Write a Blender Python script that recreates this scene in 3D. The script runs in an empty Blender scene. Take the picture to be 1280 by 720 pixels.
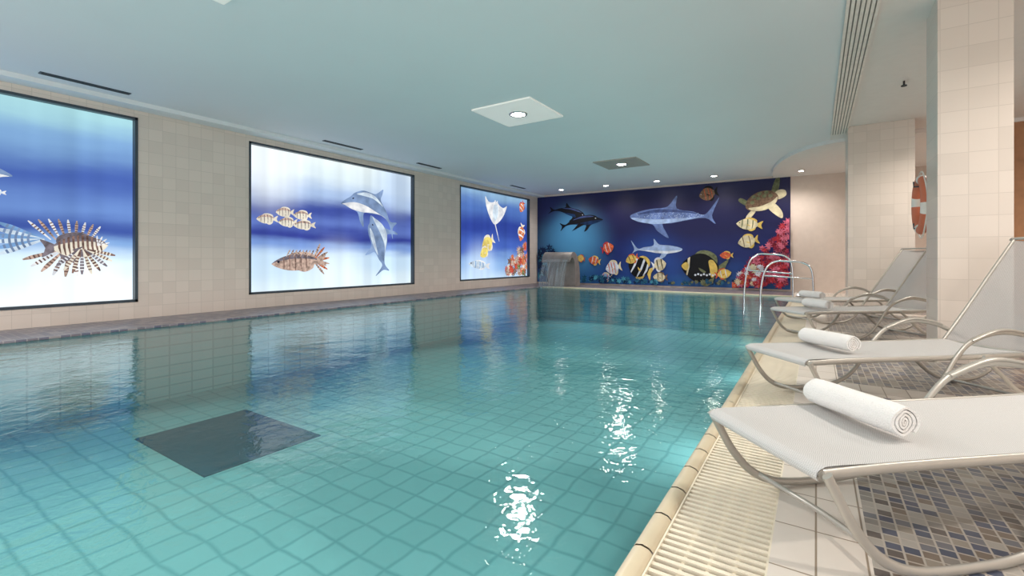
import bpy, math, random
from mathutils import Vector
random.seed(7)
scene = bpy.context.scene
scene.view_settings.view_transform = 'Standard'
scene.view_settings.look = 'None'

def lin(c):
    return tuple(((x/255)/12.92 if x/255 <= .04045 else ((x/255+.055)/1.055)**2.4) for x in c)

# ------------------------------------------------------------------ materials
def newmat(name):
    m = bpy.data.materials.new(name); m.use_nodes = True
    nt = m.node_tree; nt.nodes.clear()
    out = nt.nodes.new('ShaderNodeOutputMaterial')
    return m, nt, out

def pr(name, rgb, rough=.5, metal=0, noise=.06, nscale=8, bump=0, bscale=60, spec=.5, alpha=None):
    m, nt, out = newmat(name)
    N = nt.nodes.new; Lk = nt.links.new
    b = N('ShaderNodeBsdfPrincipled')
    b.inputs['Roughness'].default_value = rough
    b.inputs['Metallic'].default_value = metal
    b.inputs['Specular IOR Level'].default_value = spec
    c = lin(rgb)
    tc = N('ShaderNodeTexCoord'); nz = N('ShaderNodeTexNoise'); nz.inputs['Scale'].default_value = nscale
    nz.inputs['Detail'].default_value = 4
    Lk(tc.outputs['Object'], nz.inputs['Vector'])
    rp = N('ShaderNodeValToRGB')
    rp.color_ramp.elements[0].position = .3; rp.color_ramp.elements[1].position = .7
    rp.color_ramp.elements[0].color = tuple(max(0, x*(1-noise)) for x in c)+(1,)
    rp.color_ramp.elements[1].color = tuple(min(1, x*(1+noise)) for x in c)+(1,)
    Lk(nz.outputs['Fac'], rp.inputs['Fac']); Lk(rp.outputs['Color'], b.inputs['Base Color'])
    if bump:
        n2 = N('ShaderNodeTexNoise'); n2.inputs['Scale'].default_value = bscale
        Lk(tc.outputs['Object'], n2.inputs['Vector'])
        bp = N('ShaderNodeBump'); bp.inputs['Strength'].default_value = bump; bp.inputs['Distance'].default_value = .01
        Lk(n2.outputs['Fac'], bp.inputs['Height']); Lk(bp.outputs['Normal'], b.inputs['Normal'])
    Lk(b.outputs[0], out.inputs['Surface'])
    return m

def em(name, rgb, strength=1.0, noise=.2, nscale=6):
    m, nt, out = newmat(name)
    N = nt.nodes.new; Lk = nt.links.new
    e = N('ShaderNodeEmission'); e.inputs['Strength'].default_value = strength
    c = lin(rgb)
    geo = N('ShaderNodeNewGeometry'); nz = N('ShaderNodeTexNoise'); nz.inputs['Scale'].default_value = nscale
    nz.inputs['Detail'].default_value = 5
    Lk(geo.outputs['Position'], nz.inputs['Vector'])
    rp = N('ShaderNodeValToRGB')
    rp.color_ramp.elements[0].position = .35; rp.color_ramp.elements[1].position = .65
    rp.color_ramp.elements[0].color = tuple(max(0, x*(1-noise)) for x in c)+(1,)
    rp.color_ramp.elements[1].color = tuple(min(1, x*(1+noise)) for x in c)+(1,)
    Lk(nz.outputs['Fac'], rp.inputs['Fac']); Lk(rp.outputs['Color'], e.inputs['Color'])
    Lk(e.outputs[0], out.inputs['Surface'])
    return m

def tiles(name, ax, size, cols, grout, gw=.04, rough=.3, bump=.15, distort=0.0, spec=.5):
    """ax: two axis letters, size: (sx,sy); cols: list of rgb picked at random per tile"""
    m, nt, out = newmat(name)
    N = nt.nodes.new; Lk = nt.links.new
    def M(op, a, b=None):
        n = N('ShaderNodeMath'); n.operation = op
        for i, v in enumerate((a, b)):
            if v is None: continue
            if isinstance(v, (int, float)): n.inputs[i].default_value = v
            else: Lk(v, n.inputs[i])
        return n.outputs[0]
    geo = N('ShaderNodeNewGeometry')
    pos = geo.outputs['Position']
    if distort:
        nz = N('ShaderNodeTexNoise'); nz.inputs['Scale'].default_value = 2.2; nz.inputs['Detail'].default_value = 2.5
        Lk(pos, nz.inputs['Vector'])
        vs = N('ShaderNodeVectorMath'); vs.operation = 'SUBTRACT'; Lk(nz.outputs['Color'], vs.inputs[0]); vs.inputs[1].default_value = (.5, .5, .5)
        vm = N('ShaderNodeVectorMath'); vm.operation = 'SCALE'; Lk(vs.outputs[0], vm.inputs[0]); vm.inputs['Scale'].default_value = distort
        va = N('ShaderNodeVectorMath'); va.operation = 'ADD'; Lk(pos, va.inputs[0]); Lk(vm.outputs[0], va.inputs[1])
        pos = va.outputs[0]
    sp = N('ShaderNodeSeparateXYZ'); Lk(pos, sp.inputs[0])
    u = M('DIVIDE', sp.outputs[ax[0]], size[0]); v = M('DIVIDE', sp.outputs[ax[1]], size[1])
    fu = M('FRACT', u); fv = M('FRACT', v); iu = M('FLOOR', u); iv = M('FLOOR', v)
    r = size[1]/size[0]
    du = M('MINIMUM', fu, M('SUBTRACT', 1, fu)); dv = M('MULTIPLY', M('MINIMUM', fv, M('SUBTRACT', 1, fv)), r)
    d = M('MINIMUM', du, dv)
    mr = N('ShaderNodeMapRange'); Lk(d, mr.inputs['Value'])
    mr.inputs['From Min'].default_value = gw*(.5 if not distort else 0); mr.inputs['From Max'].default_value = gw*(1.0 if not distort else 3.0)
    cb = N('ShaderNodeCombineXYZ'); Lk(iu, cb.inputs[0]); Lk(iv, cb.inputs[1])
    wn = N('ShaderNodeTexWhiteNoise'); wn.noise_dimensions = '2D'; Lk(cb.outputs[0], wn.inputs['Vector'])
    rp = N('ShaderNodeValToRGB'); rp.color_ramp.interpolation = 'CONSTANT'
    for i, c in enumerate(cols):
        if i < 2: e = rp.color_ramp.elements[i]
        else: e = rp.color_ramp.elements.new(i/len(cols))
        e.position = i/len(cols); e.color = lin(c)+(1,)
    if len(cols) == 1: rp.color_ramp.elements[1].color = lin(cols[0])+(1,)
    Lk(wn.outputs['Value'], rp.inputs['Fac'])
    mx = N('ShaderNodeMix'); mx.data_type = 'RGBA'
    Lk(mr.outputs[0], mx.inputs['Factor']); mx.inputs['A'].default_value = lin(grout)+(1,); Lk(rp.outputs['Color'], mx.inputs['B'])
    b = N('ShaderNodeBsdfPrincipled'); b.inputs['Roughness'].default_value = rough
    b.inputs['Specular IOR Level'].default_value = spec
    Lk(mx.outputs['Result'], b.inputs['Base Color'])
    if bump:
        bp = N('ShaderNodeBump'); bp.inputs['Strength'].default_value = bump; bp.inputs['Distance'].default_value = .003
        Lk(mr.outputs[0], bp.inputs['Height']); Lk(bp.outputs['Normal'], b.inputs['Normal'])
    Lk(b.outputs[0], out.inputs['Surface'])
    return m

def panelmat(name, z0, z1, stops, ykey, emission=True, strength=1.0, axis='Y', haze=None, base=None):
    """vertical ocean gradient print with soft light bands and cloth folds"""
    m, nt, out = newmat(name)
    N = nt.nodes.new; Lk = nt.links.new
    geo = N('ShaderNodeNewGeometry'); sp = N('ShaderNodeSeparateXYZ'); Lk(geo.outputs['Position'], sp.inputs[0])
    mp = N('ShaderNodeMapping'); mp.inputs['Scale'].default_value = (.25, .25, 1.2)
    Lk(geo.outputs['Position'], mp.inputs['Vector'])
    nz = N('ShaderNodeTexNoise'); nz.inputs['Scale'].default_value = 1.3; nz.inputs['Detail'].default_value = 5
    Lk(mp.outputs[0], nz.inputs['Vector'])
    mr = N('ShaderNodeMapRange'); Lk(sp.outputs['Z'], mr.inputs['Value'])
    mr.inputs['From Min'].default_value = z0; mr.inputs['From Max'].default_value = z1
    ad = N('ShaderNodeMath'); ad.operation = 'MULTIPLY_ADD'; Lk(nz.outputs['Fac'], ad.inputs[0]); ad.inputs[1].default_value = .22
    Lk(mr.outputs[0], ad.inputs[2])
    sb = N('ShaderNodeMath'); sb.operation = 'SUBTRACT'; Lk(ad.outputs[0], sb.inputs[0]); sb.inputs[1].default_value = .11
    rp = N('ShaderNodeValToRGB')
    rp.color_ramp.interpolation = 'EASE'
    for i, (p, c) in enumerate(stops):
        e = rp.color_ramp.elements[i] if i < 2 else rp.color_ramp.elements.new(p)
        e.position = p; e.color = lin(c)+(1,)
    Lk(sb.outputs[0], rp.inputs['Fac'])
    col = rp.outputs['Color']
    w = N('ShaderNodeTexNoise'); w.noise_dimensions = '1D'; w.inputs['Scale'].default_value = 1.6 if emission else .4
    w.inputs['Detail'].default_value = 2
    Lk(sp.outputs[axis], w.inputs['W'])
    m2 = N('ShaderNodeMapRange'); Lk(w.outputs['Fac'], m2.inputs['Value'])
    m2.inputs['From Min'].default_value = .3; m2.inputs['From Max'].default_value = .7
    m2.inputs['To Min'].default_value = .86; m2.inputs['To Max'].default_value = 1.1
    if haze:
        for (ha, hz, hr, hc) in haze:
            dx = N('ShaderNodeMath'); dx.operation = 'SUBTRACT'; Lk(sp.outputs[axis], dx.inputs[0]); dx.inputs[1].default_value = ha
            dz = N('ShaderNodeMath'); dz.operation = 'SUBTRACT'; Lk(sp.outputs['Z'], dz.inputs[0]); dz.inputs[1].default_value = hz
            cb = N('ShaderNodeCombineXYZ'); Lk(dx.outputs[0], cb.inputs[0]); Lk(dz.outputs[0], cb.inputs[1])
            ln = N('ShaderNodeVectorMath'); ln.operation = 'LENGTH'; Lk(cb.outputs[0], ln.inputs[0])
            hm = N('ShaderNodeMapRange'); hm.interpolation_type = 'SMOOTHERSTEP'; Lk(ln.outputs['Value'], hm.inputs['Value'])
            hm.inputs['From Min'].default_value = 0; hm.inputs['From Max'].default_value = hr
            hm.inputs['To Min'].default_value = .85; hm.inputs['To Max'].default_value = 0
            mx = N('ShaderNodeMix'); mx.data_type = 'RGBA'; Lk(hm.outputs[0], mx.inputs['Factor']); Lk(col, mx.inputs['A'])
            mx.inputs['B'].default_value = lin(hc)+(1,)
            col = mx.outputs['Result']
    if emission:
        e = N('ShaderNodeEmission'); ms = N('ShaderNodeMath'); ms.operation = 'MULTIPLY'
        Lk(m2.outputs[0], ms.inputs[0]); ms.inputs[1].default_value = strength
        Lk(ms.outputs[0], e.inputs['Strength']); Lk(col, e.inputs['Color']); Lk(e.outputs[0], out.inputs['Surface'])
    else:
        b = N('ShaderNodeBsdfPrincipled'); b.inputs['Roughness'].default_value = .45
        b.inputs['Specular IOR Level'].default_value = .3
        Lk(col, b.inputs['Base Color']); Lk(b.outputs[0], out.inputs['Surface'])
    return m

# ------------------------------------------------------------------ mesh builder
class MB:
    def __init__(s): s.v = []; s.f = []; s.fm = []; s.sm = []; s.mats = []
    def mi(s, m):
        if m not in s.mats: s.mats.append(m)
        return s.mats.index(m)
    def face(s, pts, m, smooth=False):
        i = len(s.v); s.v += [tuple(p) for p in pts]; s.f.append(tuple(range(i, i+len(pts)))); s.fm.append(s.mi(m)); s.sm.append(smooth)
    def box(s, a, b, m, bev=0):
        x0, y0, z0 = a; x1, y1, z1 = b
        i = len(s.v)
        s.v += [(x0,y0,z0),(x1,y0,z0),(x1,y1,z0),(x0,y1,z0),(x0,y0,z1),(x1,y0,z1),(x1,y1,z1),(x0,y1,z1)]
        for q in ((0,3,2,1),(4,5,6,7),(0,1,5,4),(1,2,6,5),(2,3,7,6),(3,0,4,7)):
            s.f.append(tuple(i+k for k in q)); s.fm.append(s.mi(m)); s.sm.append(False)
    def grid(s, rows, m, closed=False, smooth=True):
        i = len(s.v); n = len(rows[0])
        for r in rows: s.v += [tuple(p) for p in r]
        for a in range(len(rows)-1):
            for b in range(n if closed else n-1):
                c = (b+1) % n
                s.f.append((i+a*n+b, i+a*n+c, i+(a+1)*n+c, i+(a+1)*n+b)); s.fm.append(s.mi(m)); s.sm.append(smooth)
    def tube(s, pts, rw, m, rh=None, seg=10, res=6, side=(0,1,0), caps=True):
        rh = rh or rw
        P = catmull([Vector(p) for p in pts], res) if res > 1 else [Vector(p) for p in pts]
        sd = Vector(side).normalized(); rows = []
        for k, p in enumerate(P):
            t = (P[min(k+1, len(P)-1)]-P[max(k-1, 0)]).normalized()
            a = sd - t*sd.dot(t)
            if a.length < 1e-3: a = Vector((0, 0, 1)) - t*t.z
            if a.length < 1e-3: a = Vector((1, 0, 0))
            a.normalize(); b = t.cross(a)
            rows.append([p+a*rw*math.cos(2*math.pi*j/seg)+b*rh*math.sin(2*math.pi*j/seg) for j in range(seg)])
        s.grid(rows, m, closed=True)
        if caps: s.face(rows[0][::-1], m); s.face(rows[-1], m)
    def obj(s, name, loc=(0,0,0), rz=0, bevel=0):
        me = bpy.data.meshes.new(name); me.from_pydata(s.v, [], s.f); me.update()
        for m in s.mats: me.materials.append(m)
        for p, k, q in zip(me.polygons, s.fm, s.sm): p.material_index = k; p.use_smooth = q
        o = bpy.data.objects.new(name, me); scene.collection.objects.link(o)
        o.location = loc; o.rotation_euler = (0, 0, rz)
        if bevel:
            b = o.modifiers.new('bevel', 'BEVEL'); b.width = bevel; b.segments = 2; b.limit_method = 'ANGLE'
        return o

def catmull(P, res, closed=False):
    out = []; n = len(P)
    rng = range(n) if closed else range(n-1)
    for i in rng:
        if closed: p0, p1, p2, p3 = P[i-1], P[i], P[(i+1) % n], P[(i+2) % n]
        else: p0, p1, p2, p3 = P[max(i-1, 0)], P[i], P[i+1], P[min(i+2, n-1)]
        for k in range(res):
            t = k/res
            out.append(.5*((2*p1)+(p2-p0)*t+(2*p0-5*p1+4*p2-p3)*t*t+(3*p1-p0-3*p2+p3)*t**3))
    if not closed: out.append(P[-1])
    return out

# ------------------------------------------------------------------ printed marine life (flat prints)
class Print:
    """draws flat shapes on a wall plane; a = metres along the wall, b = height"""
    def __init__(s, mb, P): s.mb = mb; s.P = P; s.layer = 1
    def poly(s, pts, m, smooth=0):
        if smooth:
            q = catmull([Vector((p[0], p[1], 0)) for p in pts], smooth, True); pts = [(p.x, p.y) for p in q]
        s.mb.face([s.P(a, b, s.layer) for a, b in pts], m)
    def shape(s, pts, a, b, L, m, flip=1, rot=0, bend=0, smooth=4, up=True, ys=1):
        c, sn = math.cos(rot), math.sin(rot); out = []
        for x, y in pts:
            y = y*ys + bend*(x*x)
            x, y = x*L*flip, y*L
            out.append((a+x*c-y*sn, b+x*sn+y*c))
        s.poly(out, m, smooth)
        if up: s.layer += 1
    def disc(s, a, b, r, m, n=12, ry=None):
        ry = ry or r
        s.poly([(a+r*math.cos(i*2*math.pi/n), b+ry*math.sin(i*2*math.pi/n)) for i in range(n)], m)
    def ray(s, a, b, an, L, W, m, band, nb=5):
        """one feather-like banded fin ray"""
        ca, sa = math.cos(an), math.sin(an)
        f = lambda x, y: (a+x*ca-y*sa, b+x*sa+y*ca)
        hw = lambda t: W*(.35+.9*t)*(1-max(0, t-.72)*2.6)
        ts = [0, .2, .4, .6, .75, .88, 1]
        s.poly([f(t*L, hw(t)) for t in ts]+[f(t*L, -hw(t)) for t in ts[::-1]], m); s.layer += .25
        for k in range(nb):
            t0 = .3+.6*k/nb; t1 = t0+.05
            s.poly([f(t0*L, hw(t0)*.95), f(t1*L, hw(t1)*.95), f(t1*L, -hw(t1)*.95), f(t0*L, -hw(t0)*.95)], band)
        s.layer += .25
    def fish(s, a, b, L, H, flip, rot, body, fin, stripe=None, sx=(-.25, -.02, .16), sw=.07, belly=None, eye=None, back=None):
        h = lambda x: H/L*.5*max(0, math.sin(math.pi*min(1, max(0, (x+.5)/.86)))**.75)
        s.shape([(.26, .03), (.5, .5*H/L*.75), (.44, 0), (.5, -.5*H/L*.75), (.26, -.03)], a, b, L, fin, flip, rot, smooth=3)
        s.shape([(-.2, h(-.2)*.8), (-.1, h(-.1)+.10*H/L), (.12, h(.12)+.18*H/L), (.27, h(.22)+.10*H/L), (.22, .02)], a, b, L, fin, flip, rot, smooth=3)
        s.shape([(-.05, -h(-.05)*.8), (.08, -h(.08)-.18*H/L), (.24, -h(.22)-.12*H/L), (.22, -.02)], a, b, L, fin, flip, rot, smooth=3)
        xs = [-.5+.82*i/14 for i in range(15)]
        s.shape([(x, h(x)) for x in xs]+[(x, -h(x)) for x in xs[::-1]], a, b, L, body, flip, rot, smooth=0)
        if back: s.shape([(x, h(x)) for x in xs]+[(x, h(x)*.45) for x in xs[::-1]], a, b, L, back, flip, rot, smooth=0)
        if belly: s.shape([(x, -h(x)*.3) for x in xs]+[(x, -h(x)*.96) for x in xs[::-1]], a, b, L, belly, flip, rot, smooth=0)
        if stripe:
            for x in sx:
                q = [(x, h(x)*.97), (x+sw, h(x+sw)*.97), (x+sw*1.2, 0), (x+sw*.6, -h(x+sw*.6)*.95), (x+sw*.1, -h(x+sw*.1)*.95), (x+sw*.25, 0)]
                s.shape(q, a, b, L, stripe, flip, rot, smooth=0, up=False)
            s.layer += 1
        s.shape([(-.1, .0), (.06, -.02-.08*H/L), (.02, -.16*H/L), (-.06, -.1*H/L)], a, b, L, fin, flip, rot, smooth=3)
        if eye:
            c, sn = math.cos(rot), math.sin(rot); ex, ey = -.38*L*flip, .1*H
            s.disc(a+ex*c-ey*sn, b+ex*sn+ey*c, .022*L, eye); s.layer += 1
    DOL = [(-.5, .0), (-.44, .035), (-.38, .06), (-.33, .1), (-.2, .13), (-.02, .13), (.04, .16), (.12, .24), (.13, .18), (.13, .11), (.28, .06), (.4, .02),
           (.53, .11), (.48, .0), (.53, -.09), (.39, -.02), (.22, -.03), (.02, -.09), (-.1, -.12), (-.04, -.26), (-.12, -.22), (-.21, -.12), (-.36, -.07), (-.44, -.03)]
    DOLB = [(-.47, -.01), (-.3, -.01), (-.1, -.03), (.1, -.04), (.3, -.01), (.2, -.03), (.02, -.08), (-.12, -.11), (-.3, -.09), (-.43, -.03)]
    def dolphin(s, a, b, L, flip, rot, bend, top, bel, eye, ys=1, sheen=None):
        s.shape(s.DOL, a, b, L, top, flip, rot, bend, ys=ys); s.shape(s.DOLB, a, b, L, bel, flip, rot, bend, ys=ys)
        s.shape([(-.35, .035), (-.335, .045), (-.32, .035), (-.335, .025)], a, b, L, eye, flip, rot, bend, ys=ys)
        s.shape([(-.3, .085), (-.15, .115), (.02, .11), (.2, .07), (.0, .075), (-.18, .07)], a, b, L, sheen or bel, flip, rot, bend, ys=ys)
    SHK = [(-.5, .01), (-.42, .05), (-.25, .08), (-.08, .09), (-.02, .12), (.06, .2), (.06, .08), (.25, .045), (.38, .02), (.52, .17), (.45, .01), (.49, -.07),
           (.38, -.015), (.2, -.03), (.0, -.06), (-.1, -.07), (-.02, -.2), (-.16, -.13), (-.22, -.07), (-.4, -.04)]
    def shark(s, a, b, L, flip, rot, top, bel, spots=None, thick=1):
        s.shape(s.SHK, a, b, L, top, flip, rot, ys=thick)
        s.shape([(-.48, -.0), (-.2, -.02), (.2, -.01), (.35, .0), (.2, -.025), (0, -.055), (-.2, -.065), (-.4, -.037)], a, b, L, bel, flip, rot, ys=thick)
        if spots:
            rr = random.Random(3)
            for i in range(120):
                x = rr.uniform(-.42, .36); hh = .075*thick*(1-abs(x+.1)*1.3); y = rr.uniform(-.2*hh, hh*.95)
                c, sn = math.cos(rot), math.sin(rot); X, Y = x*L*flip, y*L
                s.disc(a+X*c-Y*sn, b+X*sn+Y*c, .0045*L, spots, 6)
            s.layer += 1
    def coral(s, a0, a1, b0, b1, mats, n=40, seed=1, size=.22, peak=1.0):
        rr = random.Random(seed)
        for i in range(n):
            a = rr.uniform(a0, a1); t = (a-a0)/(a1-a0); top = b0+(b1-b0)*(t**peak if peak > 0 else (1-t)**(-peak))
            b = rr.uniform(b0+.08, max(b0+.1, top)); r = size*rr.uniform(.5, 1.1); k = rr.randint(6, 10)
            pts = []
            for j in range(k*2):
                an = math.pi*j/k; q = r*(1 if j % 2 else rr.uniform(.35, .6))
                pts.append((min(a1, max(a0, a+q*math.cos(an))), max(b0, b+q*math.sin(an))))
            s.poly(pts, rr.choice(mats)); s.layer += .5
            for j in range(5):
                an = rr.uniform(0, 6.28); q = r*rr.uniform(.1, .5)
                aa = min(a1-.05, max(a0+.05, a+q*math.cos(an)))
                s.disc(aa, max(b0+.05, b+q*math.sin(an)), r*.09, rr.choice(mats), 7)
            s.layer += .5

# ------------------------------------------------------------------ common dims
XL = -9.45; YB = 16.32; ZC = 3.53; PXR = -.53; PXL = -8.1; PYB = 14.3; PY0 = -2.5; XR = 4.6; Y0 = -3.2
M_ceil = pr('ceiling_paint', (233, 234, 236), .85, noise=.015, nscale=.6)
M_ceil2 = pr('ceiling_paint_warm', (234, 228, 224), .85, noise=.015)
M_walltile = tiles('wall_tile_beige', 'YZ', (.2, .2), [(224, 208, 197), (227, 211, 200), (221, 205, 194)], (208, 193, 182), .022, .28, .1)
M_walltileX = tiles('column_tile_beige', 'XZ', (.2, .2), [(214, 202, 191), (217, 205, 194), (211, 199, 188)], (201, 189, 178), .02, .28, .1)
M_plaster = pr('plaster_beige', (216, 200, 188), .7, noise=.03)
M_frame = pr('window_frame_dark', (60, 70, 80), .4)
M_mosaic = tiles('mosaic_floor', 'XY', (.05, .05), [(120, 120, 126), (146, 140, 134), (92, 96, 114), (158, 148, 136), (104, 96, 92), (176, 170, 162), (130, 116, 104), (84, 90, 108)], (190, 182, 172), .09, .3, .2)
M_mosaicD = tiles('mosaic_floor_dark', 'XY', (.1, .1), [(100, 96, 110), (122, 114, 122), (88, 88, 106), (138, 128, 130), (108, 100, 108)], (150, 142, 140), .06, .35, .15)
M_white = tiles('deck_tile_white', 'XY', (.1425, .29), [(224, 215, 205), (228, 219, 209), (220, 211, 200)], (150, 134, 116), .03, .3, .2)
M_poolfl = tiles('pool_floor_tile', 'XY', (.27, .27), [(138, 196, 197), (141, 199, 200), (135, 193, 194), (139, 197, 198)], (106, 168, 172), .03, .5, 0, distort=.10)
M_poolwl = tiles('pool_wall_tile', 'YZ', (.3, .15), [(138, 196, 197), (141, 199, 200)], (108, 170, 174), .045, .5, 0)
M_poolwlX = tiles('pool_wall_tile_end', 'XZ', (.3, .15), [(138, 196, 197), (141, 199, 200)], (108, 170, 174), .045, .5, 0)
M_drain = pr('pool_basin_dark_tile', (28, 88, 106), .5, noise=.1)

# ------------------------------------------------------------------ shell
zb, zt = .278, 3.34
wins = [(-1.6, 3.05), (4.86, 9.41), (11.41, 15.69)]
w = MB()
w.box((XL-.3, Y0, -.05), (XL, YB, zb), M_walltile)
w.box((XL-.3, Y0, zt), (XL, YB, ZC), M_walltile)
ys = [Y0]+[y for a in wins for y in a]+[YB]
for i in range(0, len(ys), 2): w.box((XL-.3, ys[i], zb), (XL, ys[i+1], zt), M_walltile)
w.obj('wall_left')
w = MB(); w.box((XL-.3, YB, -.05), (XR, YB+.2, ZC), M_plaster); w.obj('wall_back')
w = MB(); w.box((XR, Y0, -.05), (XR+.2, YB, ZC), M_walltile); w.obj('wall_right')
w = MB(); w.box((XL-.3, Y0, ZC), (.25, YB+.2, ZC+.15), M_ceil); w.box((.25, Y0, ZC), (XR+.2, YB+.2, ZC+.15), M_ceil2); w.obj('ceiling')
w = MB(); w.box((XL, Y0, ZC-.07), (XL+.32, YB, ZC), M_ceil); w.obj('trim_1')

# curved soffit at back right
w = MB(); pts = []
for i in range(15):
    t = i/14*math.pi/2
    pts.append((.52-1.6*math.sin(t)*1.0, 12.0+4.2*(1-math.cos(t))))
pts = [(.52, 11.95)]+pts+[(-1.1, YB), (XR, YB), (XR, 11.95)]
lo = [(x, y, ZC-.07) for x, y in pts]; hi = [(x, y, ZC) for x, y in pts]
w.face(lo[::-1], M_ceil2)
for i in range(len(pts)-1): w.face([lo[i], lo[i+1], hi[i+1], hi[i]], M_ceil2)
w.face([lo[-1], lo[0], hi[0], hi[-1]], M_ceil2)
w.obj('trim_2')

# pool basin (recess in the floor)
ZP = -1.1
w = MB(); e_ = .006
w.face([(PXL, PY0, ZP), (PXR, PY0, ZP), (PXR, PYB, ZP), (PXL, PYB, ZP)], M_poolfl)
w.face([(PXL+e_, PY0, ZP), (PXL+e_, PYB, ZP), (PXL+e_, PYB, .006), (PXL+e_, PY0, .006)], M_poolwl)
w.face([(PXR-e_, PYB, ZP), (PXR-e_, PY0, ZP), (PXR-e_, PY0, -.01), (PXR-e_, PYB, -.01)], M_poolwl)
w.face([(PXL, PYB-e_, ZP), (PXR, PYB-e_, ZP), (PXR, PYB-e_, .006), (PXL, PYB-e_, .006)], M_poolwlX)
w.face([(PXR, PY0+e_, ZP), (PXL, PY0+e_, ZP), (PXL, PY0+e_, -.01), (PXR, PY0+e_, -.01)], M_poolwlX)
w.box((-6.6, 2.1, ZP), (-4.9, 3.35, ZP+.012), M_drain)
w.obj('floor_pool_basin')

# water
m, nt, out = newmat('pool_water')
N = nt.nodes.new; Lk = nt.links.new
geo = N('ShaderNodeNewGeometry')
def nz(scale, det, sc=(1, 1, 1)):
    mp = N('ShaderNodeMapping'); mp.inputs['Scale'].default_value = sc; Lk(geo.outputs['Position'], mp.inputs['Vector'])
    n = N('ShaderNodeTexNoise'); n.inputs['Scale'].default_value = scale; n.inputs['Detail'].default_value = det; n.inputs['Distortion'].default_value = .6
    Lk(mp.outputs[0], n.inputs['Vector']); return n.outputs['Fac']
b1 = N('ShaderNodeBump'); b1.inputs['Strength'].default_value = 1; b1.inputs['Distance'].default_value = .012; Lk(nz(1.7, 2), b1.inputs['Height'])
b2 = N('ShaderNodeBump'); b2.inputs['Strength'].default_value = 1; b2.inputs['Distance'].default_value = .0032; Lk(nz(15, 3), b2.inputs['Height']); Lk(b1.outputs[0], b2.inputs['Normal'])
fr = N('ShaderNodeFresnel'); fr.inputs['IOR'].default_value = 1.65; Lk(b2.outputs[0], fr.inputs['Normal'])
tr = N('ShaderNodeBsdfTransparent'); tr.inputs['Color'].default_value = (.86, .96, .96, 1)
gl = N('ShaderNodeBsdfGlossy'); gl.inputs['Roughness'].default_value = .035; Lk(b2.outputs[0], gl.inputs['Normal'])
mx = N('ShaderNodeMixShader'); Lk(fr.outputs[0], mx.inputs['Fac']); Lk(tr.outputs[0], mx.inputs[1]); Lk(gl.outputs[0], mx.inputs[2]); Lk(mx.outputs[0], out.inputs['Surface'])
M_water = m
w = MB(); w.face([(PXL, PY0, -.02), (PXR, PY0, -.02), (PXR, PYB, -.02), (PXL, PYB, -.02)], M_water); w.obj('pool_water')

# deck
G0, G1 = -.46, -.13
MX0 = .155
w = MB()
w.box((PXR-.0, Y0, -.3), (G0, YB, -.012), M_white)
w.box((G0, Y0, -.3), (G1, YB, -.12), pr('gutter_dark', (34, 28, 22), .7))
w.box((G1, Y0, -.3), (MX0, YB, 0), M_white)
bands = [(-1.2, -.9), (4.25, 4.6), (7.4, 7.75), (10.5, 10.85), (13.4, YB)]
cur = Y0
for a, b in bands:
    if a > cur: w.box((MX0, cur, -.3), (3.2, a, 0), M_mosaic)
    if b > a: w.box((MX0, a, -.3), (3.2, b, 0), M_white)
    cur = b
w.box((3.2, Y0, -.3), (XR, YB, 0), M_white)
w.box((XL, Y0, -.3), (PXL, YB, 0), M_mosaicD)
w.box((PXL, PYB, -.3), (PXR, YB, 0), M_mosaicD)
w.box((PXL, Y0, -.3), (PXR, PY0, 0), M_white)
w.obj('floor')
# coping tiles
M_cop = pr('coping_ceramic', (212, 198, 170), .3, noise=.05, nscale=5)
w = MB(); y = PY0
while y < PYB:
    e = min(y+.235, PYB)
    prof = [(PXR, -.06), (PXR, .002), (PXR+.008, .012), (PXR+.03, .018), (PXR+.055, .012), (G0-.002, .0), (G0-.002, -.02)]
    w.grid([[(x, y, z) for x, z in prof], [(x, e-.005, z) for x, z in prof]], M_cop)
    y += .24
w.obj('trim_coping_right')
w = MB(); w.box((PXL-.09, PY0, -.02), (PXL+.012, PYB+.08, .014), M_mosaicD); w.obj('trim_coping_left', bevel=.006)
w = MB(); w.box((PXL, PYB-.012, -.02), (PXR, PYB+.08, .014), M_cop); w.obj('trim_coping_back', bevel=.006)
# grate
M_gr = pr('grating_slat', (236, 226, 205), .4, noise=.06, nscale=3)
w = MB(); y = -.6
while y < PYB:
    w.box((G0+.004, y, -.018), (G1-.004, y+.017, -.004), M_gr); y += .038
for x in (G0+.09, (G0+G1)/2, G1-.09): w.box((x-.005, -.6, -.034), (x+.005, PYB, -.014), M_gr)
w.box((G0, -.6, -.12), (G0+.006, PYB, 0), M_gr); w.box((G1-.006, -.6, -.12), (G1, PYB, 0), M_gr)
w.obj('floor_overflow_grating')

# columns
w = MB(); w.box((.98, 6.0, 0), (1.5, 6.53, ZC), M_walltileX); w.obj('column', bevel=.006)
w = MB(); w.box((.51, 11.0, 0), (1.5, 11.9, ZC), M_walltileX); w.obj('column', bevel=.006)
M_warm = pr('partition_wood', (176, 128, 92), .5, noise=.15, nscale=5)
w = MB(); w.box((2.2, 12.0, 0), (XR, 12.12, ZC-.07), M_warm); w.obj('wall_wood_panel')

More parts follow.
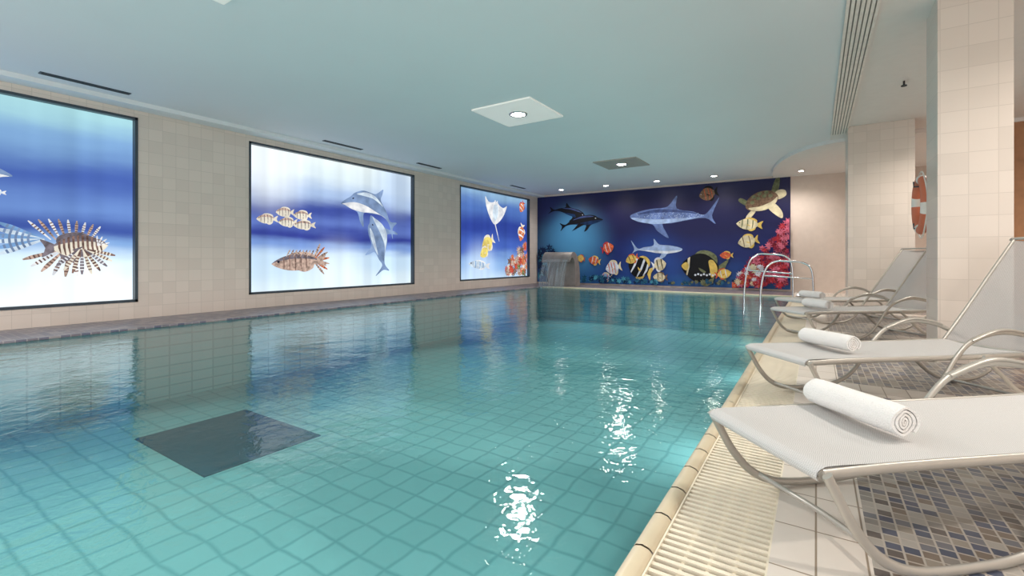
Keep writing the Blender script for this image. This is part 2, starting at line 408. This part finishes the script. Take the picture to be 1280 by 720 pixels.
# lifebuoy
M_or = pr('lifebuoy_orange', (206, 116, 84), .5); M_wh = pr('lifebuoy_white', (235, 230, 222), .5)
w = MB(); R = .29; r = .055; n = 48
for i in range(n):
    mm = M_wh if (i % 12) < 3 else M_or
    rows = []
    for k in (i, i+1):
        a = 2*math.pi*k/n
        rows.append([(r*.9*math.sin(b), (R+r*math.cos(b))*math.cos(a), (R+r*math.cos(b))*math.sin(a)) for b in [2*math.pi*j/12 for j in range(12)]])
    w.grid(rows, mm, closed=True)
ring = [(0, (R+r+.02+.02*math.cos(4*a))*math.cos(a), (R+r+.02+.02*math.cos(4*a))*math.sin(a)) for a in [2*math.pi*j/32 for j in range(33)]]
w.tube(ring, .008, M_wh, res=1, side=(1, 0, 0), seg=6)
for zz in (R-.07, -R+.02):
    w.tube([(.075, -.565, zz), (.075, .05, zz), (-.06, .05, zz), (-.06, .05, zz+.06)], .009, M_frame, res=1, side=(0, 0, 1))
w.obj('lifebuoy', (1.02, 7.1, 1.62))

# ------------------------------------------------------------------ windows (back-lit ocean prints)
E = lambda n, c, s=1.0, no=.25, sc=5: em(n, c, s, no, sc)
e_white = E('print_white', (238, 242, 250)); e_grey = E('print_grey', (128, 152, 190), 1, .35, 3); e_lgrey = E('print_light_grey', (204, 220, 240))
e_dark = E('print_dark', (40, 40, 52)); e_brown = E('print_brown', (124, 98, 90), no=.5, sc=14); e_tan = E('print_tan', (190, 164, 150), no=.4, sc=14)
e_yel = E('print_yellow', (240, 214, 120)); e_or = E('print_orange', (214, 124, 84), no=.4, sc=12); e_red = E('print_red', (196, 80, 66))
e_blue = E('print_blue', (120, 160, 206)); e_cream = E('print_cream', (240, 232, 214), no=.15); e_seag = E('print_seagrass', (116, 132, 86), no=.5, sc=12)
e_mid = E('print_grey_brown', (120, 112, 120), no=.4, sc=12)
stopsA = [(0, (232, 242, 246)), (.2, (208, 229, 240)), (.31, (120, 156, 204)), (.37, (60, 82, 152)), (.48, (100, 132, 192)), (.66, (68, 94, 164)), (.84, (118, 156, 198)), (1, (156, 200, 208))]
stopsB = [(0, (214, 231, 240)), (.22, (190, 215, 236)), (.33, (116, 146, 204)), (.41, (54, 66, 144)), (.5, (92, 114, 184)), (.6, (62, 78, 152)), (.73, (160, 183, 218)), (.88, (212, 227, 234)), (1, (224, 236, 236))]
stopsC = [(0, (190, 216, 240)), (.18, (140, 178, 226)), (.36, (70, 100, 184)), (.6, (48, 68, 150)), (.82, (80, 114, 182)), (1, (138, 174, 206))]
panels = [panelmat('backlit_print_a', zb, zt, stopsA, 0, strength=1.32, haze=[(-.2, .9, 1.2, (230, 242, 250)), (2.3, .6, .9, (236, 246, 250)), (0.5, 2.9, 1.0, (165, 200, 210))]),
          panelmat('backlit_print_b', zb, zt, stopsB, 0, strength=1.25, haze=[(5.3, 2.9, 1.3, (235, 242, 245)), (7.0, .5, 1.3, (226, 240, 250)), (8.9, 3.0, 1.3, (175, 195, 220))]),
          panelmat('backlit_print_c', zb, zt, stopsC, 0, strength=1.15, haze=[(12.6, .6, 1.4, (200, 222, 246))])]
for wi, (ya, yb) in enumerate(wins):
    w = MB(); xp = XL-.10
    w.face([(xp, ya, zb), (xp, yb, zb), (xp, yb, zt), (xp, ya, zt)], panels[wi])
    f = .04
    for (a, b) in (((xp, ya, zb), (XL+.012, ya+f, zt)), ((xp, yb-f, zb), (XL+.012, yb, zt)), ((xp, ya, zb), (XL+.012, yb, zb+f)), ((xp, ya, zt-f), (XL+.012, yb, zt))):
        w.box(a, b, M_frame)
    pt = Print(w, lambda a, b, l, xp=xp: (xp+.0012*l, a, b))
    if wi == 0:
        # lionfish: trailing tail, tall banded dorsal rays, broad banded pectoral fans
        for k in range(6): pt.ray(1.95, 1.28, math.pi+(-.45+.18*k), .52, .035, e_lgrey if k % 2 else e_blue, e_grey)
        for k in range(9): pt.ray(2.02+.055*k, 1.28, math.radians(132-9*k), .36-.012*k, .02, (e_white, e_tan)[k % 2], e_brown)
        for k in range(6): pt.ray(2.1+.03*k, 1.12, math.radians(200+16*k), .40, .03, (e_tan, e_white)[k % 2], e_brown)
        pt.fish(2.3, 1.18, .78, .36, -1, .08, e_cream, e_mid, e_brown, (-.4, -.34, -.27, -.2, -.13, -.06, .01, .08, .15, .22), .036, eye=e_dark, back=e_mid)
        for k in range(9): pt.ray(2.33+.012*k, 1.14, math.radians(225+15*k), .40-.01*abs(k-4), .028, (e_mid, e_cream, e_brown)[k % 3], (e_white, e_brown, e_cream)[k % 3])
        for k in range(4): pt.ray(2.55, 1.2, math.radians(20+24*k), .16, .012, e_white, e_brown, 2)
        pt.dolphin(.95, 2.25, 1.35, -1, -.05, -.15, e_grey, e_white, e_dark)
        pt.fish(1.45, 1.92, .22, .08, 1, 0, e_lgrey, e_white)
    elif wi == 1:
        pt.dolphin(8.3, 1.42, 1.5, -1, 1.85, .35, e_grey, e_lgrey, e_dark, ys=1.6, sheen=e_lgrey)
        pt.dolphin(8.0, 2.36, 1.75, 1, -.32, -.75, e_grey, e_white, e_dark, ys=1.35, sheen=e_lgrey)
        for (a, b, L) in ((5.28, 1.82, .46), (5.66, 1.99, .42), (5.72, 1.78, .44), (6.1, 1.74, .55), (6.05, 1.95, .44)):
            pt.fish(a, b, L, .19, 1, .05, e_cream, e_cream, e_mid, (-.32, -.16, 0, .15), .035, eye=e_dark, back=e_tan)
        # long brown scorpion fish
        for k in range(7): pt.ray(6.3, .95, math.radians(-48+19*k), .42, .03, (e_tan, e_or)[k % 2], e_brown, 4)
        pt.fish(5.98, .92, 1.3, .36, 1, .06, e_tan, e_tan, e_brown, (-.3, -.2, -.1, 0, .1), .02, eye=e_dark, back=e_mid)
        for k in range(9): pt.ray(5.66+.08*k, 1.04, math.radians(60), .17, .018, e_brown if k % 2 else e_tan, e_cream, 2)
    else:
        # manta ray
        pt.shape([(0, .34), (.06, .40), (.10, .33), (.24, .26), (.42, .24), (.60, .34), (.5, .08), (.32, -.16), (.12, -.32), (0, -.36), (-.12, -.32), (-.32, -.14), (-.5, .12), (-.58, .40), (-.42, .28), (-.24, .28), (-.10, .33), (-.06, .40)], 13.5, 2.62, 1.15, e_white, smooth=3, rot=-.12)
        pt.shape([(0, .28), (.12, .2), (.14, -.06), (0, -.28), (-.14, -.06), (-.12, .2)], 13.5, 2.62, 1.1, e_lgrey, smooth=4, rot=-.12)
        pt.poly([(13.44, 2.24), (13.5, 2.24), (13.74, 1.62), (13.72, 1.61)], e_white); pt.layer += 1
        pt.fish(13.05, 1.52, .8, .5, 1, .5, e_yel, e_cream, eye=e_dark)
        pt.fish(12.85, 1.22, .6, .34, 1, .5, e_yel, e_cream, eye=e_dark)
        pt.fish(15.25, 3.0, .5, .32, 1, 1.0, e_or, e_red, e_white, (-.25, .05), .08, eye=e_dark)
        pt.fish(15.2, 2.0, .7, .42, 1, 1.3, e_or, e_cream, e_white, (-.25, .05), .1, eye=e_dark)
        pt.coral(14.05, 15.5, .32, 1.6, [e_or, e_tan, e_red, e_cream, e_seag, e_brown], 70, 4, .2, .5)
        pt.fish(12.4, .78, 1.2, .26, 1, -.08, e_lgrey, e_white, e_blue, (-.2, 0, .15), .04, eye=e_dark)
    w.obj('window_%d' % (wi+1))

# ------------------------------------------------------------------ back mural (printed vinyl)
D = lambda n, c, no=.25, sc=6: pr(n, c, .5, noise=no, nscale=sc, spec=.2)
d_white = D('vinyl_white', (200, 205, 216)); d_grey = D('vinyl_grey', (92, 110, 158), .4, 5); d_lg = D('vinyl_light_grey', (144, 164, 200)); d_black = D('vinyl_black', (8, 8, 14))
d_slate = D('vinyl_slate', (54, 68, 114), .4, 5); d_spot = D('vinyl_spot', (156, 172, 204))
d_yel = D('vinyl_yellow', (206, 176, 92)); d_or = D('vinyl_orange', (190, 88, 56), .4, 14); d_red = D('vinyl_red', (166, 44, 56), .4, 12); d_pink = D('vinyl_pink', (196, 100, 122), .5, 12)
d_dpink = D('vinyl_dark_pink', (130, 36, 60), .4, 12); d_teal = D('vinyl_teal', (30, 80, 110), .5, 9); d_dteal = D('vinyl_dark_teal', (10, 36, 72), .5); d_lteal = D('vinyl_light_teal', (70, 140, 165), .4)
d_brown = D('vinyl_brown', (112, 88, 70), .5, 14); d_cream = D('vinyl_cream', (206, 194, 162)); d_olive = D('vinyl_olive', (104, 108, 80), .4, 12)
mur = panelmat('ocean_mural_print', .06, ZC-.08, [(0, (32, 84, 144)), (.14, (22, 56, 122)), (.35, (20, 32, 94)), (.6, (18, 18, 66)), (.85, (22, 19, 64)), (1, (32, 34, 80))], 0, emission=False, axis='X',
               haze=[(-8.0, 1.55, 2.2, (80, 152, 196)), (-4.8, .9, 1.6, (32, 68, 142)), (-9.2, 3.2, 1.2, (34, 42, 96))])
w = MB(); XA, XB = XL+.01, -.645
w.box((XA, YB-.03, .06), (XB, YB, ZC-.07), mur)
pt = Print(w, lambda a, b, l: (a, YB-.031-.0006*l, b))
pt.shark(-4.15, 2.42, 2.9, 1, -.03, d_grey, d_lg, d_spot, 1.25)
pt.shape([(-.42, .03), (-.2, .075), (.05, .07), (.3, .03), (.05, .045), (-.2, .045)], -4.15, 2.42, 2.9, d_slate, 1, -.03, ys=1.2)
pt.dolphin(-8.0, 2.80, 1.7, -1, -.25, -.25, d_black, d_dteal, d_white, ys=.8, sheen=d_slate)
pt.dolphin(-7.5, 2.42, 1.75, -1, .12, -.2, d_black, d_dteal, d_white, ys=.9, sheen=d_slate)
pt.poly([(-7.6, 2.35), (-7.35, 2.3), (-7.9, 2.05)], d_black); pt.layer += 1
pt.shark(-4.65, 1.3, 1.75, -1, -.02, d_lg, d_white, None, 1.1)
def turtle(a, b, S, rot):
    f = lambda pts, m, sm=4: pt.shape(pts, a, b, S, m, 1, rot, smooth=sm)
    f([(.28, .14), (.48, .42), (.62, .5), (.5, .2), (.34, .02)], d_olive); f([(.24, -.14), (.34, -.42), (.28, -.6), (.14, -.4), (.08, -.2)], d_cream)
    f([(-.3, .12), (-.44, .3), (-.52, .24), (-.38, .04)], d_olive); f([(-.3, -.12), (-.5, -.24), (-.48, -.34), (-.24, -.2)], d_cream)
    f([(.36, .1), (.5, .13), (.6, .06), (.58, -.06), (.46, -.1), (.36, -.08)], d_cream)
    f([(-.42, 0), (-.28, .2), (0, .28), (.28, .2), (.4, 0), (.28, -.17), (0, -.24), (-.28, -.16)], d_brown)
    f([(-.36, -.04), (-.1, -.1), (.2, -.09), (.38, -.02), (.26, -.18), (0, -.24), (-.26, -.16)], d_cream)
    for (x, y) in ((-.22, .07), (-.06, .12), (.1, .12), (.24, .07), (-.14, .2), (.02, .22), (.18, .19)):
        f([(x-.06, y), (x-.03, y+.045), (x+.03, y+.045), (x+.06, y), (x+.03, y-.045), (x-.03, y-.045)], d_olive, 0)
turtle(-1.4, 2.76, 1.15, .35)
F = pt.fish
F(-2.95, 3.12, .6, .42, 1, .2, d_brown, d_black, d_or, (-.2, 0, .14), .04, eye=d_white)
F(-1.75, 2.07, .75, .34, 1, -.1, d_cream, d_yel, d_olive, (-.3, -.1, .1), .045, eye=d_black)
F(-1.78, 1.54, .6, .38, 1, .2, d_cream, d_yel, d_brown, (-.25, .05), .045, eye=d_black)
F(-6.44, 1.38, .5, .38, -1, .3, d_or, d_red, d_white, (-.2, .08), .05, eye=d_black)
F(-6.95, .92, .5, .3, 1, -.2, d_or, d_yel, d_white, (-.2, .08), .05, eye=d_black)
F(-7.5, 1.0, .35, .25, 1, -.2, d_yel, d_or, eye=d_black)
F(-6.2, .66, .62, .46, 1, .2, d_white, d_cream, d_or, (-.3, -.12, .05), .05, eye=d_black)
F(-6.5, .3, .5, .3, 1, 0, d_lg, d_cream, d_or, (-.2, .1), .05, eye=d_black)
F(-5.2, .66, .95, .72, 1, -.4, d_black, d_yel, d_white, (-.3, -.02, .18), .08, eye=d_white)
F(-5.5, .98, .5, .3, 1, .4, d_yel, d_or, d_black, (-.2, .1), .05, eye=d_black)
F(-4.55, .78, .5, .42, -1, .2, d_cream, d_white, d_black, (-.25, .05), .07, eye=d_black)
F(-4.5, .35, .5, .3, 1, 0, d_cream, d_brown, d_black, (-.2, .1), .05, eye=d_black)
F(-3.1, .68, 1.45, .95, 1, -.1, d_black, d_olive, d_cream, (-.36,), .05, eye=d_white)
pt.shape([(-.5, 0), (-.4, .1), (-.33, .02), (-.38, -.1)], -3.1, .68, 1.4, d_yel, 1, -.1)
pt.shape([(.1, .18), (.2, .2), (.3, .05), (.3, -.08), (.2, -.2), (.14, 0)], -3.1, .68, 1.4, d_yel, 1, -.1)
for i in range(9): pt.disc(-3.35+.09*i, .45+.03*(i % 2), .035, d_white, 10)
pt.layer += 1
F(-2.5, .5, .5, .3, -1, .2, d_yel, d_or, d_white, (-.2, .1), .05, eye=d_black)
F(-2.4, 1.1, .4, .22, 1, 0, d_or, d_yel, eye=d_black)
pt.coral(-9.35, -7.6, .07, 1.85, [d_teal, d_dteal, d_lteal, d_dteal], 110, 2, .18, -.6)
pt.coral(-7.7, -4.4, .07, .36, [d_teal, d_dteal, d_lteal], 60, 8, .12, -.3)
pt.coral(-4.2, -1.9, .07, .32, [d_teal, d_dteal, d_olive], 40, 9, .10, .4)
pt.coral(-2.1, -.66, .07, 2.15, [d_pink, d_red, d_dpink, d_pink, d_red], 220, 3, .15, .75)
pt.coral(-2.2, -1.3, .07, .9, [d_or, d_cream, d_red, d_white], 40, 11, .12, .4)
w.obj('ocean_wall_mural')

# ------------------------------------------------------------------ ceiling fittings
M_plate2 = pr('lamp_plate_grey', (182, 170, 160), .5)
M_plate = pr('grille_white', (238, 230, 222), .5)
# opal cover plate of the large lamps: gently lit from behind
m, nt, out = newmat('lamp_plate_opal'); N = nt.nodes.new
b = N('ShaderNodeBsdfPrincipled'); b.inputs['Base Color'].default_value = (.86, .82, .77, 1); b.inputs['Roughness'].default_value = .5
b.inputs['Emission Color'].default_value = (1, .95, .9, 1); b.inputs['Emission Strength'].default_value = .22
nt.links.new(b.outputs[0], out.inputs['Surface']); M_opal = m
M_glow = em('lamp_glow', (255, 244, 226), 110, 0); M_ring = pr('lamp_ring_steel', (200, 200, 200), .3, .8)
LP = 1.85
def lamp(x, y, r, power, plate=None, ps=1.15, z=ZC, col=(1, .95, .90), spot=155):
    w = MB(); zc = z
    if plate: w.box((x-ps/2, y-ps/2, z-.025), (x+ps/2, y+ps/2, z), plate); zc = z-.025
    n = 24
    cir = lambda q, zz: [(x+q*math.cos(2*math.pi*i/n), y+q*math.sin(2*math.pi*i/n), zz) for i in range(n)]
    w.grid([cir(r*1.35, zc), cir(r*1.3, zc-.018), cir(r*1.02, zc-.02), cir(r, zc-.008)], M_ring, closed=True)
    w.face(cir(r, zc-.01)[::-1], M_glow)
    w.obj('ceiling_lamp')
    ld = bpy.data.lights.new('downlight', 'SPOT'); ld.energy = power*LP; ld.spot_size = math.radians(spot); ld.spot_blend = .8
    ld.shadow_soft_size = r*.8; ld.color = col
    o = bpy.data.objects.new('downlight', ld); o.location = (x, y, zc-.12); scene.collection.objects.link(o)
for k, yy in enumerate((-1.0, 1.7, 6.79, 11.9)):
    lamp(-4.32, yy, .12, 190, M_plate2 if yy > 11 else M_opal)
for i in range(5): lamp(-7.83+1.74*i, 15.25, .085, 46)
lamp(-.35, 15.3, .07, 26, z=ZC-.07)
for yy in (1.2, 4.6): lamp(2.6, yy, .09, 100, col=(1, .93, .85))  # added downlights out of view, warm fill for the right deck
lamp(2.0, 9.5, .09, 120, col=(1, .93, .85)); lamp(2.6, 13.0, .09, 110, z=ZC-.07, col=(1, .91, .82))  # added and unseen; the first, behind the near column, brightens the far column
lamp(1.5, 2.9, .09, 75, col=(1, .95, .9))  # added downlight outside the view, brightens the near deck

M_slot = pr('slot_dark', (50, 50, 52), .6)
def slot(y0, y1, x=-8.82, wd=.10):
    w = MB(); w.box((x-wd/2, y0, ZC-.012), (x+wd/2, y1, ZC), M_frame)
    w.box((x-wd/2+.015, y0+.02, ZC-.016), (x-.005, y1-.02, ZC-.01), M_slot); w.box((x+.005, y0+.02, ZC-.016), (x+wd/2-.015, y1-.02, ZC-.01), M_slot)
    w.obj('air_vent')
slot(1.75, 2.75); slot(6.1, 7.1); slot(8.9, 9.8); slot(13.4, 14.3)
w = MB(); w.box((.25, -2, ZC-.012), (.53, 11.5, ZC-.002), pr('vent_back', (150, 148, 144), .7))
for k in range(7): w.box((.25+.042*k, -2, ZC-.03), (.25+.042*k+.028, 11.5, ZC-.010), M_plate)
w.obj('linear_air_grille')
w = MB(); w.tube([(0, 0, 0), (0, 0, -.06)], .012, M_slot, res=1, side=(1, 0, 0)); w.tube([(0, 0, -.06), (0, 0, -.075)], .035, M_slot, res=1, side=(1, 0, 0))
w.obj('fire_sprinkler', (1.05, 8.6, ZC))

# ------------------------------------------------------------------ waterfall
M_stone = pr('waterfall_stone', (140, 132, 126), .4, .3, noise=.2, nscale=4)
m, nt, out = newmat('falling_water'); N = nt.nodes.new; Lk = nt.links.new
geo = N('ShaderNodeNewGeometry'); mp = N('ShaderNodeMapping'); mp.inputs['Scale'].default_value = (14, .6, .6); Lk(geo.outputs['Position'], mp.inputs['Vector'])
n = N('ShaderNodeTexNoise'); n.inputs['Scale'].default_value = 2; Lk(mp.outputs[0], n.inputs['Vector'])
rp = N('ShaderNodeMapRange'); Lk(n.outputs['Fac'], rp.inputs['Value']); rp.inputs['From Min'].default_value = .35; rp.inputs['From Max'].default_value = .65; rp.inputs['To Min'].default_value = .08; rp.inputs['To Max'].default_value = .5
b = N('ShaderNodeBsdfPrincipled'); b.inputs['Base Color'].default_value = (.42, .47, .5, 1); b.inputs['Roughness'].default_value = .2
t = N('ShaderNodeBsdfTransparent'); mx = N('ShaderNodeMixShader'); Lk(rp.outputs[0], mx.inputs['Fac']); Lk(t.outputs[0], mx.inputs[1]); Lk(b.outputs[0], mx.inputs[2]); Lk(mx.outputs[0], out.inputs['Surface'])
M_fall = m
w = MB()
outer = catmull([Vector(p) for p in [(0, 15.3, 0), (0, 15.27, .6), (0, 15.12, 1.0), (0, 14.95, 1.18), (0, 14.72, 1.22), (0, 14.54, 1.1), (0, 14.44, .88)]], 5)
inner = catmull([Vector(p) for p in [(0, 14.9, 0), (0, 14.9, .5), (0, 14.87, .82), (0, 14.8, .97), (0, 14.67, 1.03), (0, 14.55, .98), (0, 14.46, .86)]], 5)
xa, xb = -8.2, -7.1
w.grid([[(xa, p.y, p.z) for p in outer], [(xb, p.y, p.z) for p in outer]], M_stone)
w.grid([[(xb, p.y, p.z) for p in inner], [(xa, p.y, p.z) for p in inner]], M_stone)
for x in (xa, xb):
    w.grid([[(x, p.y, p.z) for p in outer], [(x, p.y, p.z) for p in inner]], M_stone, smooth=False)
w.face([(xa, outer[-1].y, outer[-1].z), (xb, outer[-1].y, outer[-1].z), (xb, inner[-1].y, inner[-1].z), (xa, inner[-1].y, inner[-1].z)], M_stone)
fall = [(14.46, .96), (14.36, .8), (14.25, .55), (14.15, .25), (14.1, -.02)]
w.grid([[(xa+.05, y, z) for y, z in fall], [(xb-.05, y, z) for y, z in fall]], M_fall)
w.obj('pool_waterfall')

# ------------------------------------------------------------------ pool hand rails
M_chrome = pr('polished_steel', (215, 215, 218), .18, 1.0, noise=.02)
def rail(x0, x1, y, h):
    w = MB()
    w.tube([(x0-.05, y, -.9), (x0-.03, y, -.3), (x0, y, .3), (x0+.1, y, h*.8), (x0+.3, y, h), (x0+.55, y, h*1.01), (x1-.2, y, h*.97), (x1-.04, y, h*.8), (x1, y, h*.4), (x1, y, .0)], .024, M_chrome, seg=10, res=8)
    w.tube([(x1, y, 0), (x1, y, .012)], .05, M_chrome, res=1, side=(1, 0, 0))
    w.tube([(x0+.06, y, h*.62), (x0+.4, y, h*.6), (x1, y, h*.55)], .018, M_chrome)
    return w.obj('pool_handrail')
rail(-1.6, -.49, 13.9, 1.1); rail(-1.15, -.05, 13.2, .92)

# ------------------------------------------------------------------ loungers
M_fr = pr('lounger_frame', (184, 180, 172), .35, .5, noise=.03)
def slingmat(name, rgb, alpha):
    m, nt, out = newmat(name); N = nt.nodes.new; Lk = nt.links.new
    tc = N('ShaderNodeTexCoord')
    wv = N('ShaderNodeTexChecker'); wv.inputs['Scale'].default_value = 260; Lk(tc.outputs['Object'], wv.inputs['Vector'])
    c = lin(rgb); wv.inputs['Color1'].default_value = c+(1,); wv.inputs['Color2'].default_value = tuple(x*.72 for x in c)+(1,)
    b = N('ShaderNodeBsdfPrincipled'); b.inputs['Roughness'].default_value = .6; Lk(wv.outputs['Color'], b.inputs['Base Color'])
    bp = N('ShaderNodeBump'); bp.inputs['Strength'].default_value = .2; bp.inputs['Distance'].default_value = .002; Lk(wv.outputs['Fac'], bp.inputs['Height']); Lk(bp.outputs[0], b.inputs['Normal'])
    tr = N('ShaderNodeBsdfTransparent'); mx = N('ShaderNodeMixShader'); mx.inputs['Fac'].default_value = alpha
    Lk(tr.outputs[0], mx.inputs[1]); Lk(b.outputs[0], mx.inputs[2]); Lk(mx.outputs[0], out.inputs['Surface']); return m
M_sling = slingmat('sling_fabric', (206, 204, 202), .98); M_back = slingmat('sling_fabric_back', (178, 175, 173), .8)
W = .56
ANG = math.atan2(.67, .74)
def lounger(x, y):
    w = MB()
    seat = catmull([Vector(p) for p in [(-.012, 0, .325), (-.02, 0, .342), (.0, 0, .358), (.05, 0, .364), (.3, 0, .36), (.9, 0, .352), (1.4, 0, .35), (1.73, 0, .352)]], 5)
    rows = []
    for p in seat:
        rows.append([(p.x, -W*j/10, p.z-.018*math.sin(math.pi*j/10)*min(1, max(0, p.x/.2))) for j in range(11)])
    w.grid(rows, M_sling)
    w.grid([[(a, b, c-.006) for a, b, c in r] for r in rows], M_sling)
    back = [Vector((1.73, 0, .352)), Vector((1.95, 0, .60)), Vector((2.2, 0, .90)), Vector((2.41, 0, 1.145))]
    bk = catmull(back, 5); rows = []
    for p in bk: rows.append([(p.x+.03*math.sin(math.pi*j/10), -W*j/10, p.z-.02*math.sin(math.pi*j/10)) for j in range(11)])
    w.grid(rows, M_back)
    for yy in (0, -W):
        w.tube([(-.0, yy, .34), (.3, yy, .345), (.9, yy, .34), (1.4, yy, .338), (1.75, yy, .34)], .011, M_fr, rh=.018, seg=8, res=4)
        w.tube([(1.72, yy, .34), (1.95, yy, .60), (2.2, yy, .90), (2.41, yy, 1.145)], .012, M_fr, rh=.014, seg=8, res=4)
    w.tube([(2.41, 0, 1.145), (2.425, -.02, 1.16), (2.425, -W+.02, 1.16), (2.41, -W, 1.145)], .012, M_fr, side=(1, 0, 0), res=4)
    w.tube([(0, 0, .34), (0, -W, .34)], .014, M_fr, side=(1, 0, 0), res=1)
    w.tube([(1.73, 0, .335), (1.73, -W, .335)], .013, M_fr, side=(1, 0, 0), res=1)
    w.tube([(.95, 0, .322), (.95, -W, .322)], .011, M_fr, side=(1, 0, 0), res=1)
    for yy in (.018, -W-.018):
        w.tube([(0, yy, .345), (.035, yy, .28), (.10, yy, .17), (.19, yy, .075), (.31, yy, .025), (.5, yy, .014), (.72, yy, .03), (.88, yy, .10), (1.0, yy, .23), (1.1, yy, .36), (1.22, yy, .45),
                (1.43, yy, .50), (1.65, yy, .475), (1.82, yy, .41), (1.92, yy, .36)], .012, M_fr, rh=.017, seg=8, res=5)
        w.tube([(1.3, yy, .34), (1.42, yy, .24), (1.6, yy, .09), (1.8, yy, .015), (2.05, yy, .02), (2.2, yy, .08)], .012, M_fr, rh=.015, seg=8, res=5)
        w.tube([(1.2, yy, .45), (1.42, yy, .515), (1.6, yy, .50), (1.72, yy, .465)], .02, M_fr, rh=.01, seg=8, res=5)
    w.tube([(.22, .018, .06), (.26, -W*.5, .05), (.22, -W-.018, .06)], .011, M_fr, side=(1, 0, 0), res=5)
    w.tube([(1.8, .018, .02), (1.8, -W-.018, .02)], .012, M_fr, side=(1, 0, 0), res=1)
    w.obj('sun_lounger', (x, y, 0.003), ANG)
M_towel = pr('towel_terry', (232, 230, 227), .95, noise=.03, bump=.6, bscale=220, spec=.1)
def towel(x, y, ln=.40, da=0, r0=.066):
    w = MB(); th = .0095; turns = 4.2; n = 110
    prof_o, prof_i = [], []
    for i in range(n+1):
        t = i/n; a = -t*turns*2*math.pi+.5; r = .008+(r0-.008)*t
        prof_o.append((r*math.cos(a), r*math.sin(a)*.93)); prof_i.append(((r-th)*math.cos(a) if r > th else 0, (r-th)*math.sin(a)*.93 if r > th else 0))
    loop = prof_o+prof_i[::-1]
    rows = []
    for k in range(9):
        s = k/8; q = (s-.5)*ln; sc = 1-.05*abs(2*s-1)**6+.012*math.sin(s*9)
        rows.append([(a*sc, q+.006*math.sin(a*60)*(1 if k in (0, 8) else 0), b*sc) for a, b in loop])
    w.grid(rows, M_towel, closed=True)
    for k in (0, 8):
        r = rows[k]; m2 = len(loop)
        for i in range(n):
            w.face([r[i], r[i+1], r[m2-2-i], r[m2-1-i]], M_towel)
    w.obj('rolled_towel', (x, y, .358+r0*.93), ANG+da)
along = Vector((math.cos(ANG), math.sin(ANG), 0)); acr = Vector((math.sin(ANG), -math.cos(ANG), 0))
for (x, y, da) in ((-.36, 2.11, .0), (-.42, 3.86, .06), (-.48, 6.95, -.05), (-.55, 8.7, .05)):
    lounger(x, y)
    p = Vector((x, y, 0))+along*.478+acr*.2
    towel(p.x, p.y, da=da)

# ------------------------------------------------------------------ added unseen fill lights under water, to brighten pool and ceiling
for (x, y) in ((PXR-.03, 1.5), (PXR-.03, 5.2), (PXR-.03, 9), (PXR-.03, 12.5)):
    ld = bpy.data.lights.new('underwater_fill', 'AREA'); ld.shape = 'DISK'; ld.size = .5; ld.energy = 20; ld.color = (.9, 1, .99)
    o = bpy.data.objects.new('underwater_fill', ld); o.location = (x, y, -.5); o.rotation_euler = (0, math.radians(90), 0); scene.collection.objects.link(o)

# world
wd = bpy.data.worlds.new('world'); scene.world = wd; wd.use_nodes = True
bg = wd.node_tree.nodes['Background']; bg.inputs['Color'].default_value = (1, .985, .97, 1); bg.inputs['Strength'].default_value = 2.2

# camera
cd = bpy.data.cameras.new('camera'); cd.sensor_width = 36; cd.lens = 580/1280*36; cd.shift_y = -37/1280
cam = bpy.data.objects.new('camera', cd); cam.location = (0, 0, 1.0); cam.rotation_euler = (math.radians(90), 0, math.radians(33.23))
cd.clip_start = .05
scene.collection.objects.link(cam); scene.camera = cam
